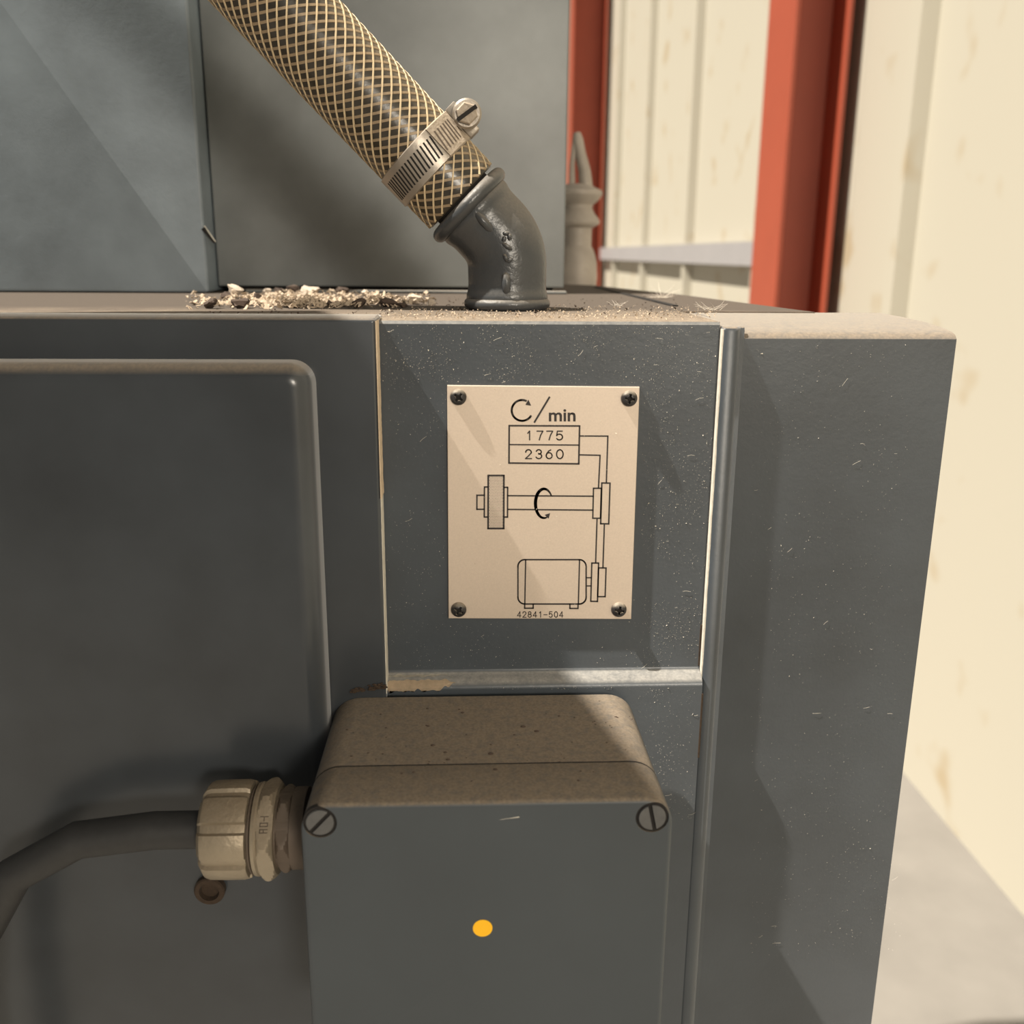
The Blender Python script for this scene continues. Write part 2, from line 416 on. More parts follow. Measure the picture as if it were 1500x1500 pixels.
# added unseen cabinet: its shade falls on the left front of the machine
kc = Vector((-.066, .470, T))-SUN_DIR*(.58/-SUN_DIR.z)-Vector((0, 0, .15))
blk = thing('sun_blocker', kc, 'added shade-casting grey cabinet carried on an arm above the left front of the machine', 'blocker')
ARM = .20
blk.rotation_euler.z = math.radians(14)
def blk_part(nm, bm, mat, smooth=35):
    o = finish(nm, bm, mat, None, smooth); o.parent = blk; return o
bm = bmesh.new(); slab(bm, -.46, 0, 0, .15, -.40, 0, .004, .004, 4, 4); blk_part('blocker_body', bm, 'paint', 35)
bm = bmesh.new(); slab(bm, -.445, -.015, .012, .138, -.414, -.4005, .006, .004, 4, 4); blk_part('blocker_door', bm, 'paint_door')
bm = bmesh.new(); lathe(bm, [(.012, 0), (.012, .008), (.010, .012)], (-.035, -.414, .075), (0, -1, 0), 20); blk_part('blocker_lock', bm, 'black_screw')
bm = bmesh.new(); tube(bm, [(-.24, .001, .075), (-.22, .06, .075), (-.20, ARM, .075)], .022, 16); blk_part('arm', bm, 'paint')

# grey spindle behind the cover
cs = atZ(845, 411, T); YS = cs.y
mm = (ray(845, 330).y and YS/ray(845, 330).y/F)
spd = thing('spindle_post', (cs.x, YS, T), 'blurred grey metal spindle with two collars at the right edge of the cover', 'spindle')
def zv(v): return atY(845, v, YS).z
def sp_part(nm, rows, mat='spindle', seg=28):
    bm = bmesh.new(); lathe(bm, [(r*mm, zv(v)-T) for r, v in rows], (cs.x, YS, T), (0, 0, 1), seg); return finish(nm, bm, mat, spd)
sp_part('foot', [(29, 418), (30, 405), (29, 385), (25, 370), (20, 360)])
sp_part('neck', [(20, 362), (20, 333)])
sp_part('collar', [(20, 334), (30, 329), (32, 325), (30, 321), (23, 312), (20, 305)])
sp_part('collar', [(20, 306), (21, 300), (30, 292), (34, 285), (33, 279), (22, 274), (18, 270)])
bm = bmesh.new()
q = [atY(u_, v_, YS) for u_, v_ in ((858, 272), (856, 250), (850, 225), (846, 204), (845, 194))]
tube(bm, q, [10*mm, 9*mm, 8*mm, 8*mm, 5*mm], 12); finish('lever', bm, 'spindle', spd)
bm = bmesh.new(); q = [atY(u_, v_, YS) for u_, v_ in ((838, 272), (838, 240), (842, 206))]
tube(bm, q, [5*mm, 4*mm, 4*mm], 10); finish('lever', bm, 'spindle', spd)

# ================================================================== pipe elbow, hose, clamp
ce = Vector((.0198, .4868, T))
elb = thing('pipe_elbow', ce, 'dark grey painted cast pipe elbow standing on the machine top', 'pipe elbow')
ex, ez = Vector((1, 0, 0)), Vector((0, 0, 1))
pts = []; rad = []
L1, RB, L2 = .0200, .025, .0175
def ecl(s):
    """centre line of the elbow: point and direction at arc length s"""
    arc = RB*PI/4
    if s < L1: return ce+ez*s, ez.copy()
    if s < L1+arc:
        a = (s-L1)/RB; return ce+ez*L1+Vector((-RB*(1-math.cos(a)), 0, RB*math.sin(a))), Vector((-math.sin(a), 0, math.cos(a)))
    p = ce+ez*L1+Vector((-RB*(1-math.cos(PI/4)), 0, RB*math.sin(PI/4))); dd = Vector((-1, 0, 1)).normalized()
    return p+dd*(s-L1-arc), dd
LE = L1+RB*PI/4+L2
def eloop(s, r, n=44):
    p, dd = ecl(s); e2 = Vector((0, -1, 0)); e1 = e2.cross(dd).normalized()
    return [p+(e1*math.cos(2*PI*i/n)+e2*math.sin(2*PI*i/n))*r for i in range(n)]
bm = bmesh.new()
loops = []
for i in range(41):
    s = LE*i/40; e = min(s, LE-s)
    r = .0187+.0012*math.exp(-((e-.006)/.003)**2)+.0006*math.sin(PI*s/LE)
    loops.append(eloop(s, r))
loops += [eloop(LE, .0165), eloop(LE-.008, .0165)]
loft(bm, loops)
ebody = finish('elbow_body', bm, 'elbow', elb, 50)
bm = bmesh.new()
# little cast ridges and marks
def ridge(u0, v0, u1, v1, r, dy=.0183):
    a, b = atY(u0, v0, ce.y-dy), atY(u1, v1, ce.y-dy)
    tube(bm, [a.lerp(b, f)+Vector((0, .0006*abs(f-.5)*2, 0)) for f in (0, .15, .5, .85, 1)], [r*.3, r*.9, r, r*.9, r*.3], 10)
ridge(694, 308, 722, 340, .0022, .0186); ridge(741, 398, 742, 432, .0022, .0188)
for (u_, v_, u2, v2) in ((737, 342, 746, 342), (746, 342, 747, 352), (736, 356, 750, 366), (738, 372, 744, 384), (744, 384, 750, 378), (739, 346, 738, 354)):
    ridge(u_, v_, u2, v2, .0010, .0196)
finish('cast_mark', bm, 'elbow', ebody, 50)
def bead(s0, r, wdt):
    bm = bmesh.new()
    loft(bm, [eloop(min(max(s0+wdt*math.cos(a), 0), LE+.002), r-.0035+.0035*max(0, math.sin(a))) for a in [PI*(1-j/9) for j in range(10)]])
    return finish('end_bead', bm, 'elbow', elb, 50)
bead(.0030, .0213, .0030); bead(LE-.0015, .0232, .0034)
pm, dm = ecl(LE)
bm = bmesh.new(); lathe(bm, [(.0160, -.010), (.0160, .012)], pm, dm, 32); finish('hose_nipple', bm, 'dark', elb)

HR = .0211
h0 = pm+dm*.0045
hd = (Vector((-.725, -.035, .725))).normalized()
hose = thing('braided_hose', h0, 'clear plastic hose with beige diamond braid, clamped onto the elbow', 'hose')
ha = hd; hx = Vector((0, -1, 0)); hx = (hx-ha*hx.dot(ha)).normalized(); hy = ha.cross(hx)
hose.rotation_mode = 'QUATERNION'
HM = Matrix((hx, hy, ha)).transposed(); hose.rotation_quaternion = HM.to_quaternion()
HL = .34
def local_obj(nm, bm, mat, parent, smooth=40):
    o = finish(nm, bm, mat, None, smooth); o.parent = parent; return o
bm = bmesh.new(); lathe(bm, [(.0165, -.0005), (HR-.0012, -.0008), (HR-.0003, .0006), (HR-.0002, .003), (HR-.0002, HL), (.0165, HL)], (0, 0, 0), (0, 0, 1), 56)
hwall = local_obj('hose_wall', bm, 'hose', hose)
def strand(sgn, alpha, wdt, thick, r):
    n = 150; bm = bmesh.new(); loops = []
    for i in range(n+1):
        z = .0002+(HL-.001)*i/n; th = sgn*z*math.tan(alpha)/HR
        e = Vector((math.cos(th), math.sin(th), 0)); t = Vector((-math.sin(th)*sgn*math.sin(alpha), math.cos(th)*sgn*math.sin(alpha), math.cos(alpha)))
        b = e.cross(t); p = e*(r)+Vector((0, 0, z))
        loops.append([p-b*wdt-e*.0006, p-b*wdt*.7+e*thick, p+b*wdt*.7+e*thick, p+b*wdt-e*.0006])
    loft(bm, loops); return bm
N = 20
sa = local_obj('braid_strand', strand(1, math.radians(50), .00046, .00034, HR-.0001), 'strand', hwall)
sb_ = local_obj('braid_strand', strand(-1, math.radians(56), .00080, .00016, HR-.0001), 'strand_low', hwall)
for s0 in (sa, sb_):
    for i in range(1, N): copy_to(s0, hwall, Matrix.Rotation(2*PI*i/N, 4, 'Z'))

# clamp
cc = h0+ha*.0228
clamp = thing('hose_clamp', cc, 'slotted steel worm drive hose clamp tightened around the braided hose', 'hose clamp')
clamp.rotation_mode = 'QUATERNION'; clamp.rotation_quaternion = HM.to_quaternion()
# local: x toward the camera, y toward upper right?, z along hose
e_up = HM.inverted() @ Vector((.707, 0, .707)); PHS = math.atan2(e_up.y, e_up.x); SG = 1 if math.sin(PHS) > 0 else -1
BW = .0084
def band(nm, r0, r1, a0, a1, w_, mat, n=90, close=False):
    bm = bmesh.new(); loops = []
    for i in range(n+(0 if close else 1)):
        a = a0+(a1-a0)*i/n; e = Vector((math.cos(a), math.sin(a), 0))
        loops.append([e*r0+Vector((0, 0, -w_)), e*r1+Vector((0, 0, -w_*.93)), e*r1+Vector((0, 0, w_*.93)), e*r0+Vector((0, 0, w_))])
    if close: loops.append(loops[0])
    loft(bm, loops, not close, not close)
    if close: bmesh.ops.remove_doubles(bm, verts=bm.verts, dist=1e-6)
    return local_obj(nm, bm, mat, clamp, 30)
bnd = band('band', HR-.0002, HR+.0011, 0, 2*PI, BW, 'steel', 96, True)
btail = band('band_tail', HR+.0011, HR+.0021, SG*math.radians(22), SG*math.radians(80), BW*.98, 'steel_dirty', 24)
def slot(r, col, par):
    bm = bmesh.new()
    lp_ = [(-.00042, -.0050), (.00042, -.0052), (.00042, .0046), (-.00042, .0048)]
    loft(bm, [[Vector((r-.0006, y+z*.16, z)) for y, z in lp_], [Vector((r+.00012, y+z*.16, z)) for y, z in lp_]])
    return local_obj('band_slot', bm, col, par, 0)
s1 = slot(HR+.0011, 'dark', bnd); s1.matrix_local = Matrix.Rotation(SG*math.radians(-68), 4, 'Z')
for i in range(1, 17): copy_to(s1, bnd, Matrix.Rotation(SG*math.radians(-68+5.4*i), 4, 'Z'))
s2 = slot(HR+.0021, 'gland_dark', btail); s2.matrix_local = Matrix.Rotation(SG*math.radians(26), 4, 'Z')
for i in range(1, 6): copy_to(s2, btail, Matrix.Rotation(SG*math.radians(26+5.4*i), 4, 'Z'))
# worm housing: axis tangential at the upper right; head towards the viewer
Rz = Matrix.Rotation(SG*math.radians(88), 4, 'Z')
def clamp_part(nm, bm, mat, smooth=35, par=None):
    bmesh.ops.transform(bm, matrix=Rz, verts=bm.verts); return local_obj(nm, bm, mat, par or clamp, smooth)
hh = HR+.0066
bm = bmesh.new(); lathe(bm, [(.0050, -.009), (.0056, -.0085), (.0056, .0085), (.0050, .009)], (hh, 0, 0), (0, 1, 0), 24)
b2 = bmesh.new(); box(b2, HR+.0006, hh, -.0085, .0085, -.0084, .0084, .0008, 2); merge(bm, b2); worm = clamp_part('worm_housing', bm, 'steel')
hs = -SG
bm = bmesh.new(); lathe(bm, [(.0048, 0), (.0066, .001), (.0067, .0040), (.0058, .0050)], (hh, hs*.009, 0), (0, hs, 0), 28)
head = clamp_part('screw_collar', bm, 'steel', 35, worm)
bm = bmesh.new(); lathe(bm, [(.0050, 0), (.0050, .0022), (.0044, .0028)], (hh, hs*.0135, 0), (0, hs, 0), 6)
hexh = clamp_part('screw_head', bm, 'steel_dirty', 20, worm)
bm = bmesh.new()
b2 = bmesh.new(); box(b2, -.00085, .00085, -.0016, .0016, -.0052, .0052)
merge(bm, b2, Matrix.Translation((hh, hs*.0158, 0)) @ Matrix.Rotation(math.radians(SG*100), 4, 'Y'))
clamp_part('screw_slot', bm, 'dark', 0, worm)

# ================================================================== rating plate
YP = .3984; PT = .0014
pc_ = [atY(655, 564.5, YP), atY(937, 567, YP), atY(924.5, 907, YP), atY(657, 906, YP)]
cpl = (pc_[2]+pc_[3])/2; cpl.y = YC
plate = thing('rating_plate', cpl, 'brushed metal plate printed with a spindle speed diagram, screwed to the panel', 'plate')
bm = bmesh.new()
cen = sum(pc_, Vector())/4
def inset(k): return [p+(cen-p).normalized()*k for p in pc_]
loft(bm, [[p+Vector((0, YC-YP, 0)) for p in pc_], [p+Vector((0, .0002, 0)) for p in pc_], inset(.0003)])
finish('plate_sheet', bm, 'plate', plate, 0)
YPR = YP-.00003
def px(u, v): return atY(u, v, YPR)
def stroke(bm, pts, wd=2.0, closed=False):
    wd *= 1.25
    """flat printed line through pixel points"""
    P = [Vector(p) for p in pts]
    if closed: P = P+[P[0]]
    for a, b in zip(P, P[1:]):
        d = (b-a).normalized(); n = Vector((-d.y, d.x))*wd/2; a2, b2 = a-d*wd/2.6, b+d*wd/2.6
        f = [px(*(a2+n)), px(*(b2+n)), px(*(b2-n)), px(*(a2-n))]
        bm.faces.new([bm.verts.new(q) for q in f])
def fillp(bm, pts): bm.faces.new([bm.verts.new(px(*p)) for p in pts])
def done(nm, bm):
    o = finish(nm, bm, 'print', plate, 0); return o
def arc(cx, cy, rx, ry, a0, a1, n=28): return [(cx+rx*math.cos(math.radians(a0+(a1-a0)*i/n)), cy+ry*math.sin(math.radians(a0+(a1-a0)*i/n))) for i in range(n+1)]
bm = bmesh.new()
stroke(bm, arc(764.8, 601.2, 15.2, 15.2, 33, 292), 2.5); fillp(bm, [(774.0, 585.2), (778.2, 594.4), (769.5, 593.2)])
done('printed_turn_symbol', bm)
bm = bmesh.new(); stroke(bm, [(804.8, 582), (783, 618.3)], 2.2); done('printed_slash', bm)
bm = bmesh.new()
stroke(bm, [(745.9, 623.6), (849, 624), (847.8, 679.5), (745.6, 678.3)], 2.0, True); stroke(bm, [(745.7, 651.3), (848.4, 652)], 1.6)
done('printed_table', bm)
bm = bmesh.new()
stroke(bm, [(849, 638.7), (890.4, 638.9), (888.2, 707.5)], 1.7); stroke(bm, [(848.2, 666.3), (879, 667), (876.7, 715)], 1.7)
stroke(bm, [(874.6, 759.3), (872.5, 824.7)], 1.7); stroke(bm, [(885.3, 767.4), (883.2, 831.8)], 1.7)
done('printed_belt_lines', bm)
bm = bmesh.new()
stroke(bm, [(869.4, 715.3), (880.9, 715.3), (879.6, 759.2), (868.3, 759.2)], 1.7, True)
stroke(bm, [(881.6, 707.5), (893.6, 707.7), (891.7, 767.4), (879.9, 767.2)], 1.8, True)
stroke(bm, [(866.9, 824.8), (876.8, 824.8), (875.2, 881), (865.4, 880.8)], 1.7, True)
stroke(bm, [(876.8, 831.9), (887.8, 832), (886.4, 874), (875.5, 874)], 1.7, True)
done('printed_pulleys', bm)
bm = bmesh.new()
stroke(bm, [(743.7, 726.1), (869.2, 726.9)], 1.7); stroke(bm, [(743.7, 746.2), (868.8, 747.3)], 1.7)
stroke(bm, [(709.4, 725.5), (698.6, 725.5), (698.6, 746.1), (709.4, 746.1)], 1.8)
done('printed_shaft', bm)
bm = bmesh.new()
stroke(bm, [(715.2, 696.6), (738.1, 696.6), (737.8, 774.2), (715.0, 774.2)], 2.2, True)
stroke(bm, [(714.8, 713.4), (709.6, 713.4), (709.4, 757.4), (714.8, 757.4)], 1.8)
stroke(bm, [(738.2, 713.9), (743.6, 713.9), (743.4, 757.4), (738.0, 757.4)], 1.8)
for j in range(34):
    for i in range(10):
        x = 717.2+i*2.12+(1.06 if j % 2 else 0); y = 699.2+j*2.2
        if x < 736.6: fillp(bm, [(x, y-.68), (x+.62, y), (x, y+.68), (x-.62, y)])
done('printed_grinding_wheel', bm)
bm = bmesh.new()
A = arc(797.0, 737.5, 12.6, 21.3, 328, 72, 30)
n_ = len(A)
for i, (a, b) in enumerate(zip(A, A[1:])): stroke(bm, [a, b], 1.6+2.2*math.sin(PI*(i+.5)/n_))
fillp(bm, [(805.8, 751.6), (803.8, 759.8), (797.8, 754.2)])
done('printed_rotation_arrow', bm)
bm = bmesh.new()
def rr(x0, y0, x1, y1, r):
    return arc(x1-r, y0+r, r, r, -90, 0, 6)+arc(x1-r, y1-r, r, r, 0, 90, 6)+arc(x0+r, y1-r, r, r, 90, 180, 6)+arc(x0+r, y0+r, r, r, 180, 270, 6)
stroke(bm, rr(758.7, 819.8, 858.6, 884.8, 10), 1.8, True)
stroke(bm, [(770, 820), (768.8, 884.5)], 1.6); stroke(bm, [(848.9, 820.5), (847.2, 885)], 1.6)
stroke(bm, [(768.6, 884.8), (768.6, 891), (781, 891), (781, 884.8)], 1.7); stroke(bm, [(834.8, 884.8), (834.8, 891.3), (846.6, 891.3), (846.8, 884.8)], 1.7)
stroke(bm, [(858.8, 846.3), (866, 846.3)], 1.5); stroke(bm, [(858.4, 858.3), (865.6, 858.3)], 1.5)
done('printed_motor', bm)
def text(s, x0, x1, yt, yb, nm, spacing=1., off=0.):
    cu = bpy.data.curves.new('t', 'FONT'); cu.body = s; cu.space_character = spacing; cu.offset = off; cu.resolution_u = 4
    o = bpy.data.objects.new('t', cu); COL.objects.link(o); bpy.context.view_layer.update()
    me = bpy.data.meshes.new_from_object(o.evaluated_get(bpy.context.evaluated_depsgraph_get()))
    xs = [v.co.x for v in me.vertices]; ys = [v.co.y for v in me.vertices]
    a, b, c_, d_ = min(xs), max(xs), min(ys), max(ys)
    bm = bmesh.new(); bm.from_mesh(me)
    for v in bm.verts: v.co = px(x0+(v.co.x-a)/(b-a)*(x1-x0), yb-(v.co.y-c_)/(d_-c_)*(yb-yt))
    bpy.data.objects.remove(o, do_unlink=True); bpy.data.curves.remove(cu); bpy.data.meshes.remove(me)
    return done(nm, bm)
text('min', 803.9, 843.2, 599.4, 617.4, 'printed_word', 1.0, .022)
def el(cx, cy, rx, ry, a0, a1, n=14): return arc(cx, cy, rx, ry, a0, a1, n)
GLY = {'1': [[(.30, .24), (.62, 0), (.62, 1)]], '7': [[(.04, 0), (.96, 0), (.62, .45), (.40, 1)]],
       '5': [[(.88, 0), (.20, 0), (.10, .50)]+el(.48, .67, .44, .33, -150, 148)], '2': [el(.5, .29, .42, .29, 180, 375)+[(.55, .66), (.05, 1), (.97, 1)]],
       '3': [el(.48, .25, .38, .25, 195, 440)+el(.48, .72, .44, .28, -95, 160)], '6': [[(.74, .02), (.42, .16), (.17, .42), (.07, .67)], el(.5, .67, .43, .33, 0, 360, 20)],
       '0': [el(.5, .5, .45, .5, 0, 360, 24)], '4': [[(.72, 1), (.72, 0), (.02, .73), (1, .73)]],
       '8': [el(.5, .24, .36, .24, 0, 360, 18), el(.5, .74, .44, .26, 0, 360, 18)], '-': [[(.05, .55), (.95, .55)]]}
def digits(s_, spans, yt, yb, wd):
    bm = bmesh.new()
    for ch, (x0, x1) in zip(s_, spans):
        for pl in GLY[ch]: stroke(bm, [(x0+x*(x1-x0), yt+y*(yb-yt)) for x, y in pl], wd)
    return done('printed_number', bm)
digits('1775', [(770.5, 779), (786.2, 795.6), (800.6, 810), (814.4, 824.8)], 631.6, 644.4, 1.45)
digits('2360', [(769.3, 779), (784.6, 794.2), (799.4, 809.4), (814.8, 825.4)], 658.8, 671.8, 1.45)
digits('42841-504', [(757.8+7.7*i, 763.2+7.7*i) for i in range(9)], 896.0, 904.2, .95)
# four cross-head screws, one mesh cut once
bm = bmesh.new(); SR = .0034
lathe(bm, [(SR*.99, 0), (SR, .0006), (SR*.93, .0013), (SR*.75, .0019), (SR*.45, .0023), (SR*.12, .0024)], (0, 0, 0), (0, -1, 0), 28)
scr = finish('screw', bm, 'black_screw', None, 60)
bm = bmesh.new(); box(bm, -.00055, .00055, -.004, -.0008, -.0021, .0021); c1 = finish('cut', bm, 'dark', None, 0)
bm = bmesh.new(); box(bm, -.0021, .0021, -.0041, -.0007, -.00055, .00055); c2 = finish('cut', bm, 'dark', None, 0)
bm = bmesh.new(); lathe(bm, [(.0011, .0006), (.0013, .004)], (0, 0, 0), (0, -1, 0), 8); c3 = finish('cut', bm, 'dark', None, 0)
subtract(scr, [c1, c2, c3]); scr.data.materials.clear(); scr.data.materials.append(M['black_screw'])
for i, (u_, v_, a) in enumerate(((671.5, 581.5, 38), (921.5, 583.5, 8), (906.5, 892.5, 10), (672, 892.5, 30))):
    o = scr if i == 0 else scr.copy()
    if i: COL.objects.link(o)
    o.parent = plate
    p = atY(u_, v_, YP); o.matrix_local = Matrix.Translation(p-plate.location) @ Matrix.Rotation(math.radians(a), 4, 'Y')
    b = bmesh.new(); lathe(b, [(.0018, .00075), (.0018, .00085)], (0, 0, 0), (0, -1, 0), 12); rc_ = finish('screw_recess', b, 'dark', None, 0); rc_.parent = o

# ================================================================== junction box
ZB = atY(700, 1012, YB).z
XB0, XB1 = -.0597, .0729
YF = .3022; YS1 = atZ(700, 1119, ZB).y
HB = .112
jb = thing('junction_box', ((XB0+XB1)/2, YB, ZB-HB), 'grey cast junction box with dust covered top and slotted lid screws', 'junction box')
bm = bmesh.new(); loft(bm, [rrect(XB0, XB1, ZB-HB, ZB, .0125, YL-.0003, 8), rrect(XB0, XB1, ZB-HB, ZB, .0115, YS1+.0006, 8), rrect(XB0+.0004, XB1-.0004, ZB-HB+.0004, ZB-.0004, .0112, YS1+.0002, 8)])
finish('box_body', bm, 'box', jb)
bm = bmesh.new(); box(bm, -.034, .062, YL-.0004, YB-.0002, ZB-HB+.008, ZB-.010); finish('mounting_pad', bm, 'dark', jb, 0)
bm = bmesh.new()
ln = [rrect(XB0+k0, XB1-k0, ZB-HB+k0, ZB-k0, .0112, YS1+dy, 8) for k0, dy in ((.0008, .00035), (-.00003, .0003), (-.00003, -.00022), (.0008, -.0003))]
loft(bm, ln); finish('lid_seam', bm, 'dark', jb, 0)
bm = bmesh.new()
loops = [rrect(XB0+.0006, XB1-.0006, ZB-HB+.0006, ZB-.0006, .011, YS1+.0002, 8), rrect(XB0+.0002, XB1-.0002, ZB-HB+.0002, ZB-.0002, .0113, YS1-.0001, 8), rrect(XB0, XB1, ZB-HB, ZB, .0112, YS1-.0006, 8)]
fl = .0018
for i in range(7):
    a = PI/2*i/6; ins = fl*(1-math.cos(a)); loops.append(rrect(XB0+ins, XB1-ins, ZB-HB+ins, ZB-ins, .0105-ins, YF+fl*(1-math.sin(a)), 8))
loft(bm, loops)
lid = finish('lid', bm, 'box', jb)
sc = [atY(468.5, 1205, YF), atY(955.5, 1197.5, YF)]
dzs = (ZB-HB)+(ZB-sc[0].z)
sc += [Vector((sc[0].x, YF, dzs)), Vector((sc[1].x, YF, dzs))]
cut = []
for p in sc:
    bm = bmesh.new(); lathe(bm, [(.0060, -.0030), (.0060, .0022)], p-jb.location, (0, 1, 0), 40); cut.append(finish('cut', bm, 'dark', None, 0))
lid_loc = lid.parent; lid.parent = None
subtract(lid, cut); lid.parent = jb
lid.data.materials.clear(); lid.data.materials.append(M['box'])
for p, ang in zip(sc, (47, 102, 20, 130)):
    bm = bmesh.new(); lathe(bm, [(.0060, .0006), (.0060, .0026)], p, (0, 1, 0), 32); finish('well_shade', bm, 'dark', lid, 0)  # dark disc paints the shade in the ring around each screw
    a = math.radians(ang); d = Vector((math.cos(a), 0, math.sin(a))); nrm = Vector((-math.sin(a), 0, math.cos(a)))
    bm = bmesh.new(); R_ = .0049; g = .00075
    for sg in (1, -1):
        a0 = math.asin(g/R_); lp_ = []
        for i in range(17):
            th = a0+(PI-2*a0)*i/16; lp_.append(p+d*(R_*math.cos(th))+nrm*(sg*R_*math.sin(th)))
        loft(bm, [[q+Vector((0, .0021, 0)) for q in lp_], [q+Vector((0, -.0001, 0)) for q in lp_], [q+(p-q)*.04+Vector((0, -.0003, 0)) for q in lp_]])
    lsc = finish('lid_screw', bm, 'zinc_screw', lid, 30)
# yellow round sticker on the lid
p = atY(707, 1359.5, YF)
bm = bmesh.new(); lathe(bm, [(.0036, 0), (.0036, .00012)], p, (0, -1, 0), 32)
tag(finish('sticker', bm, 'yellow', None, 0, loc=p), 'small round yellow sticker on the front of the junction box', 'sticker')

# ================================================================== cable gland on the left of the box
YG = .3440
cg = atY(400, 1213, YG); gx = lambda u: atY(u, 1213, YG).x
gz = cg.z
gl = thing('cable_gland', (XB0, YG, gz), 'dull brass coloured cable gland screwed into the left side of the junction box', 'cable gland')
def gp(nm, rows, mat, seg=36, shape=None, ph=0., smooth=35):
    bm = bmesh.new(); lathe(bm, [(r, gx(u)-XB0) for r, u in rows], (XB0, YG, gz), (1, 0, 0), seg, shape, ph); return finish(nm, bm, mat, gl, smooth)
def lobes(th, h):
    x = ((th-math.radians(147))*8/(2*PI)+.84) % 1.0
    return 1.0 if x < .68 else .925
gp('cap', [(.0085, 299), (.0130, 300), (.0160, 303), (.0183, 309), (.0190, 316), (.0192, 340), (.0192, 366), (.0186, 372), (.0160, 373)], 'gland', 144, lobes, .30, 25)
gp('thread', [(.0165, 371), (.0165, 384)], 'gland_dark')
gp('ring', [(.0168, 374), (.0174, 375), (.0174, 377), (.0168, 378)], 'gland_dark')
gp('flange', [(.0165, 379), (.0180, 380), (.0182, 385), (.0176, 388), (.0165, 389)], 'gland')
# hex with turned chamfers
def hexnut(nm, u0, u1, rc, mat, ph, txt=False):
    nn = 72
    def shp(rlim):
        def f(th, h):
            x = ((th-ph) % (PI/3))-PI/6
            return min(rc*math.cos(PI/6)/math.cos(x), rlim)
        return f
    bm = bmesh.new(); a, e1, e2 = frame((1, 0, 0)); org = Vector((XB0, YG, gz)); loops = []
    for fr, rl in ((0, .868), (.08, .90), (.18, .94), (.30, .975), (.43, 1.0), (.57, 1.0), (.70, .975), (.82, .94), (.92, .90), (1, .868)):
        u_ = u0+(u1-u0)*fr; rl = rl*rc
        f = shp(rl)
        loops.append([org+a*(gx(u_)-XB0)+(e1*math.cos(2*PI*i/nn)+e2*math.sin(2*PI*i/nn))*f(2*PI*i/nn, 0) for i in range(nn)])
    loft(bm, loops); return finish(nm, bm, mat, gl, 20)
hexb = hexnut('hex_body', 387, 411, .0202, 'gland', math.radians(51))
gp('neck', [(.0150, 409), (.0150, 432)], 'gland_dark')
hexnut('lock_nut', 413, 432, .0172, 'gland_dark', math.radians(54))
gp('washer', [(.0150, 432), (.0160, 433), (.0160, 452), (.0150, 453)], 'gland_dark')
bm = bmesh.new()
p0 = Vector((gx(301), YG, gz))
tube(bm, [p0+Vector((.004, 0, 0)), p0+Vector((-.02, 0, 0)), p0+Vector((-.05, -.001, -.003)), p0+Vector((-.075, -.004, -.016)), p0+Vector((-.092, -.006, -.045)), p0+Vector((-.098, -.006, -.09)), p0+Vector((-.10, -.006, -.25))], .0075, 16)
finish('cable', bm, 'rubber', gl)
# stamped marks on the hex flat
bm = bmesh.new()
fn = Vector((0, math.cos(math.radians(141)), math.sin(math.radians(141)))); ft = Vector((0, math.sin(math.radians(39)), math.cos(math.radians(39))))
fc = Vector((gx(399), YG, gz))+fn*(.0202*math.cos(PI/6))
for x0, x1, t0, t1 in ((-.0016, .0016, .0022, .0026), (-.0002, .0002, .0006, .0026), (-.0016, .0016, -.0002, .0002), (-.0016, .0016, -.0014, -.0010), (-.0016, -.0012, -.0014, .0002), (.0012, .0016, -.0014, .0002),
                       (-.0016, .0016, -.0026, -.0022), (-.0016, .0016, -.0038, -.0034), (-.0016, -.0012, -.0038, -.0022), (-.0002, .0002, -.0036, -.0024)):
    loft(bm, [[fc+Vector((x, 0, 0))+ft*t+fn*h for x, t in ((x0, t0), (x1, t0), (x1, t1), (x0, t1))] for h in (-.0002, .00006)])
finish('stamped_mark', bm, 'gland_dark', hexb, 0)

# ================================================================== dust, debris, lint
def chunk(name, mat, c, s, flat, rot, label, rough=.35, n=22, group='debris flakes on the machine top'):
    bm = bmesh.new()
    for i in range(n):
        d = Vector((random.gauss(0, 1), random.gauss(0, 1), random.gauss(0, 1))).normalized()*random.uniform(1-rough, 1)
        bm.verts.new(Vector((d.x*s, d.y*s*.75, d.z*s*flat)))
    bmesh.ops.convex_hull(bm, input=bm.verts)
    bmesh.ops.delete(bm, geom=[v for v in bm.verts if not v.link_faces], context='VERTS')
    bmesh.ops.subdivide_edges(bm, edges=list(bm.edges), cuts=1)
    for v in bm.verts: v.co += Vector((noise.noise(v.co*900+Vector((s*9e3, 0, 0))), noise.noise(v.co*900+Vector((5, s*7e3, 0))), noise.noise(v.co*900+Vector((0, 9, 3)))))*s*.22
    bmesh.ops.rotate(bm, verts=bm.verts, cent=(0, 0, 0), matrix=Quaternion((random.uniform(-.3, .3), random.uniform(-.3, .3), 1), rot).to_matrix())
    lo_ = min(v.co.z for v in bm.verts)
    bmesh.ops.translate(bm, verts=bm.verts, vec=c-Vector((0, 0, lo_+.0003)))
    return tag(finish(name, bm, mat, None, 25, loc=c), label, 'debris', group)
